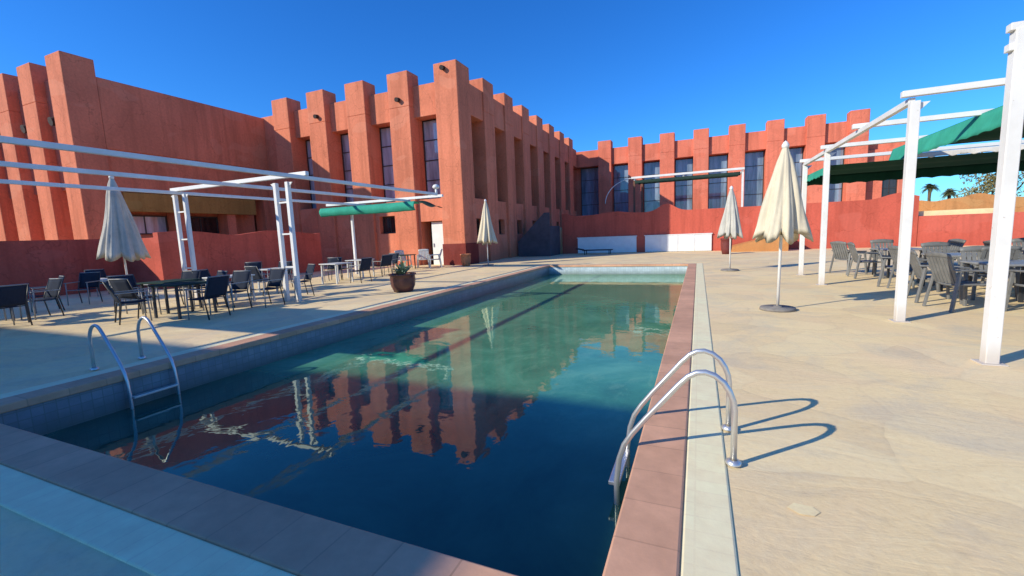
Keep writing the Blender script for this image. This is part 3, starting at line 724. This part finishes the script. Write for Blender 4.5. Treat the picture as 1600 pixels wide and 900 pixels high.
# ------------------------------------------------------------------ pots, plants
def pot(name, label, loc, r, h, m, rim=1.08):
    t = thing(name, label, 'pot', loc)
    MB().lathe([(.001,0),(r*.72,0),(r*.95,h*.35),(r,h*.7),(r*.97,h*.9),(r*rim,h*.92),(r*rim,h),(r*.9,h),(r*.88,h*.86)], n=32).build('pot_body', m, t)
    MB().lathe([(.001,h*.88),(r*.89,h*.87)], n=24).build('soil', M['soil'], t)
    return t
pt = pot('planter', 'brown rounded planter on the deck by the left pool edge', (-7.82, 10.2, 0), .36, .52, M['pot_brown'])
ag = thing('agave', 'pale green spiky agave growing in the brown planter', 'plant', (-7.82, 10.2, .45))
lf = MB()
rg = random.Random(3)
for i in range(46):
    a = rg.random()*2*PI; el = .7+.8*rg.random(); Lh = .36+.26*rg.random(); wd = .035+.02*rg.random()
    dx, dy = math.cos(a), math.sin(a); pts = []
    for k in range(6):
        q = k/5; e = el-.5*q*q; rr = Lh*q*math.cos(e)+.03; zz = Lh*q*math.sin(e)
        ww = wd*(1-q**2.2)*(.7+.6*math.sin(q*PI))
        pts.append((dx*rr-dy*ww, dy*rr+dx*ww, zz)); pts.append((dx*rr+dy*ww, dy*rr-dx*ww, zz))
    lf.add(pts, [(2*k, 2*k+1, 2*k+3, 2*k+2) for k in range(5)])
lf.build('leaf_rosette', M['leaf_agave'], ag)
pot('clay_pot', 'orange clay pot on the deck at the foot of the hotel corner', (-10.98, 19.6, 0), .26, .62, M['pot_clay'])
pot('clay_pot', 'dark red pot before the retaining wall beside the pale grey parasol', (1.4, 26.2, 0), .28, .85, M['pot_dark'])

def leaf_cloud(mb, c, rad, n, size, rng, squash=(1,1,1)):
    for _ in range(n):
        while True:
            p = Vector((rng.uniform(-1,1), rng.uniform(-1,1), rng.uniform(-1,1)))
            if .25 < p.length < 1: break
        p = Vector((c[0]+p.x*rad*squash[0], c[1]+p.y*rad*squash[1], c[2]+p.z*rad*squash[2]))
        u = Vector((rng.gauss(0,1), rng.gauss(0,1), rng.gauss(0,1))).normalized(); w_ = u.orthogonal().normalized()
        w_ = Matrix.Rotation(rng.random()*6.28, 3, u) @ w_; s_ = size*rng.uniform(.6, 1.4)
        mb.add([p-u*s_, p+w_*s_*.4, p+u*s_, p-w_*s_*.4], [(0,1,2,3)])
rng = random.Random(11)
stt = thing('staircase', 'dark blue grey staircase climbing to the terrace at the far left pool corner', 'stairs')
M['stair_dark'] = plain('dark_stair_concrete', (.085, .075, .09), .8, var=.25, scale=2, bmp=.2)
for k in range(12):
    MB().box(-11.2+.2*k, -8.94, 27.4, 29.6, .165*k+(.001 if k else -.03), .165*(k+1)).build('step', M['stair_dark'], stt, bevel=.01)
sw = MB(); sw.add([(-11.2,27.3,-.03),(-8.94,27.3,-.03),(-8.94,27.3,2.85),(-9.3,27.3,2.85),(-11.2,27.3,1.0),(-11.2,27.39,-.03),(-8.94,27.39,-.03),(-8.94,27.39,2.85),(-9.3,27.39,2.85),(-11.2,27.39,1.0)],
    [(0,1,2,3,4),(9,8,7,6,5),(0,4,9,5),(4,3,8,9),(3,2,7,8),(2,1,6,7)])
sw.build('side_parapet', M['stair_dark'], stt)
def palm(label, x, y, hh, r, z0=0):
    t = thing('palm_tree', label, 'tree', (x, y, 0), 0, 'palms beyond the boundary wall')
    MB().tube([(0,0,0), (.1,.0,hh*.4), (.0,.05,hh*.75), (0,0,hh)], [.2,.15,.13,.16], 10).build('trunk', M['bark'], t)
    fr = MB(); rg = random.Random(int(x*100))
    for i in range(42):
        a = rg.random()*2*PI; el = rg.uniform(-.5, 1.3); Lh = r*rg.uniform(.8, 1.1); prev = None
        for k in range(9):
            q = k/8; rr = Lh*q*math.cos(el)*(1-.1*q); zz = Lh*q*math.sin(el)-.55*Lh*q*q
            p = Vector((math.cos(a)*rr, math.sin(a)*rr, hh+zz))
            if prev is not None:
                sd = Vector((-math.sin(a), math.cos(a), -.35)); ll = .42*r*math.sin(min(1, q+.08)*PI)*.6+.05
                for s_ in (-1, 1):
                    tip = p+Vector((sd.x*s_*ll, sd.y*s_*ll, -.35*ll)); fr.add([prev, p, tip], [(0,1,2)])
            prev = p
    fr.build('crown', M['leaf_palm'], t)
palm('small palm silhouette above the orange wall, left of two', 22.3, 60, 4.7, 1.0)
palm('small palm silhouette above the orange wall, right one, slightly lower', 23.9, 60, 4.1, .95)
t = thing('broadleaf_tree', 'olive green tree rising over the orange wall behind the front white post', 'tree', (21.6, 46, 0))
MB().tube([(0,0,0),(.1,0,1.4),(0,.1,2.6)], [.2,.16,.12], 10).tube([(0,.1,2.4),(1.0,.2,3.8)], [.1,.04], 8).tube([(0,.1,2.4),(-.8,-.2,3.9)], [.1,.04], 8).build('trunk', M['bark'], t)
mb = MB()
for k in range(30): leaf_cloud(mb, (rng.gauss(0,1.1), rng.gauss(0,1.0), 3.9+rng.gauss(0,.75)), .55, 70, .12, rng)
mb.build('crown', M['leaf_tree'], t)
lo = thing('sun_lounger', 'low dark lounger in front of the shaded left white panel', 'lounger', (-6.1, 28.6, 0))
MB().box(-.95,.95,-.3,.3,.25,.31).build('bed', M['dark_sling'], lo, bevel=.01)
MB().bar((-.95,0,.31),(-1.4,0,.40),.58,.05).build('backrest', M['dark_sling'], lo)
for sx in (-.8,.8):
    for sy in (-.26,.26): MB().box(sx-.025,sx+.025,sy-.025,sy+.025,0,.249).build('leg', M['dark_metal'], lo)

# ------------------------------------------------------------------ light, sky, camera
EL, AZ = math.radians(26.6), math.radians(45)      # shadows run to +X +Y
sd = Vector((math.cos(EL)*.70711, math.cos(EL)*.70711, -math.sin(EL)))
sun = D.lights.new('sun', 'SUN'); sun.energy = 5.0; sun.angle = math.radians(.5); sun.color = (1, .93, .76)
so = D.objects.new('sun', sun); C.objects.link(so); so.rotation_euler = sd.to_track_quat('-Z', 'Y').to_euler(); so.location = (-30,-30,30)
wd_ = D.worlds.new('World'); SC.world = wd_; wd_.use_nodes = True; nt = wd_.node_tree
sky = nt.nodes.new('ShaderNodeTexSky'); sky.sky_type = 'NISHITA'; sky.sun_disc = False
sky.sun_elevation = EL; sky.sun_rotation = math.radians(225); sky.air_density = 1.0; sky.dust_density = .3; sky.ozone_density = 3.0
bg = nt.nodes['Background']; bg.inputs['Strength'].default_value = .12
hs = nt.nodes.new('ShaderNodeHueSaturation'); hs.inputs['Saturation'].default_value = 1.25; hs.inputs['Value'].default_value = 1.0
nt.links.new(sky.outputs[0], hs.inputs['Color']); nt.links.new(mix(nt, 1.0, hs.outputs[0], (.45, 1.07, 1.76), 'MULTIPLY'), bg.inputs['Color'])

cam = D.cameras.new('camera'); co = D.objects.new('camera', cam); C.objects.link(co); SC.camera = co
F_PX, YAW, PIT, ROLL = 677.94, -0.40753682, 0.12195344, 0.04018963
cy, sy, cp, sp_, cr, sr = math.cos(YAW), math.sin(YAW), math.cos(PIT), math.sin(PIT), math.cos(ROLL), math.sin(ROLL)
fwd = Vector((sy*cp, cy*cp, -sp_)); right = Vector((cy, -sy, 0)); down = fwd.cross(right)
r2 = cr*right+sr*down; d2 = -sr*right+cr*down
m4 = Matrix((r2, -d2, -fwd)).transposed().to_4x4(); m4.translation = (0, 0, 1.5)
co.matrix_world = m4
cam.sensor_width = 36; cam.lens = F_PX/1600*36; cam.clip_start = .05; cam.clip_end = 3000
SC.view_settings.view_transform = 'Standard'; SC.view_settings.look = 'None'; SC.view_settings.exposure = 0
SC.render.resolution_x = 1024; SC.render.resolution_y = 576
SC.cycles.use_denoising = True; SC.cycles.diffuse_bounces = 3
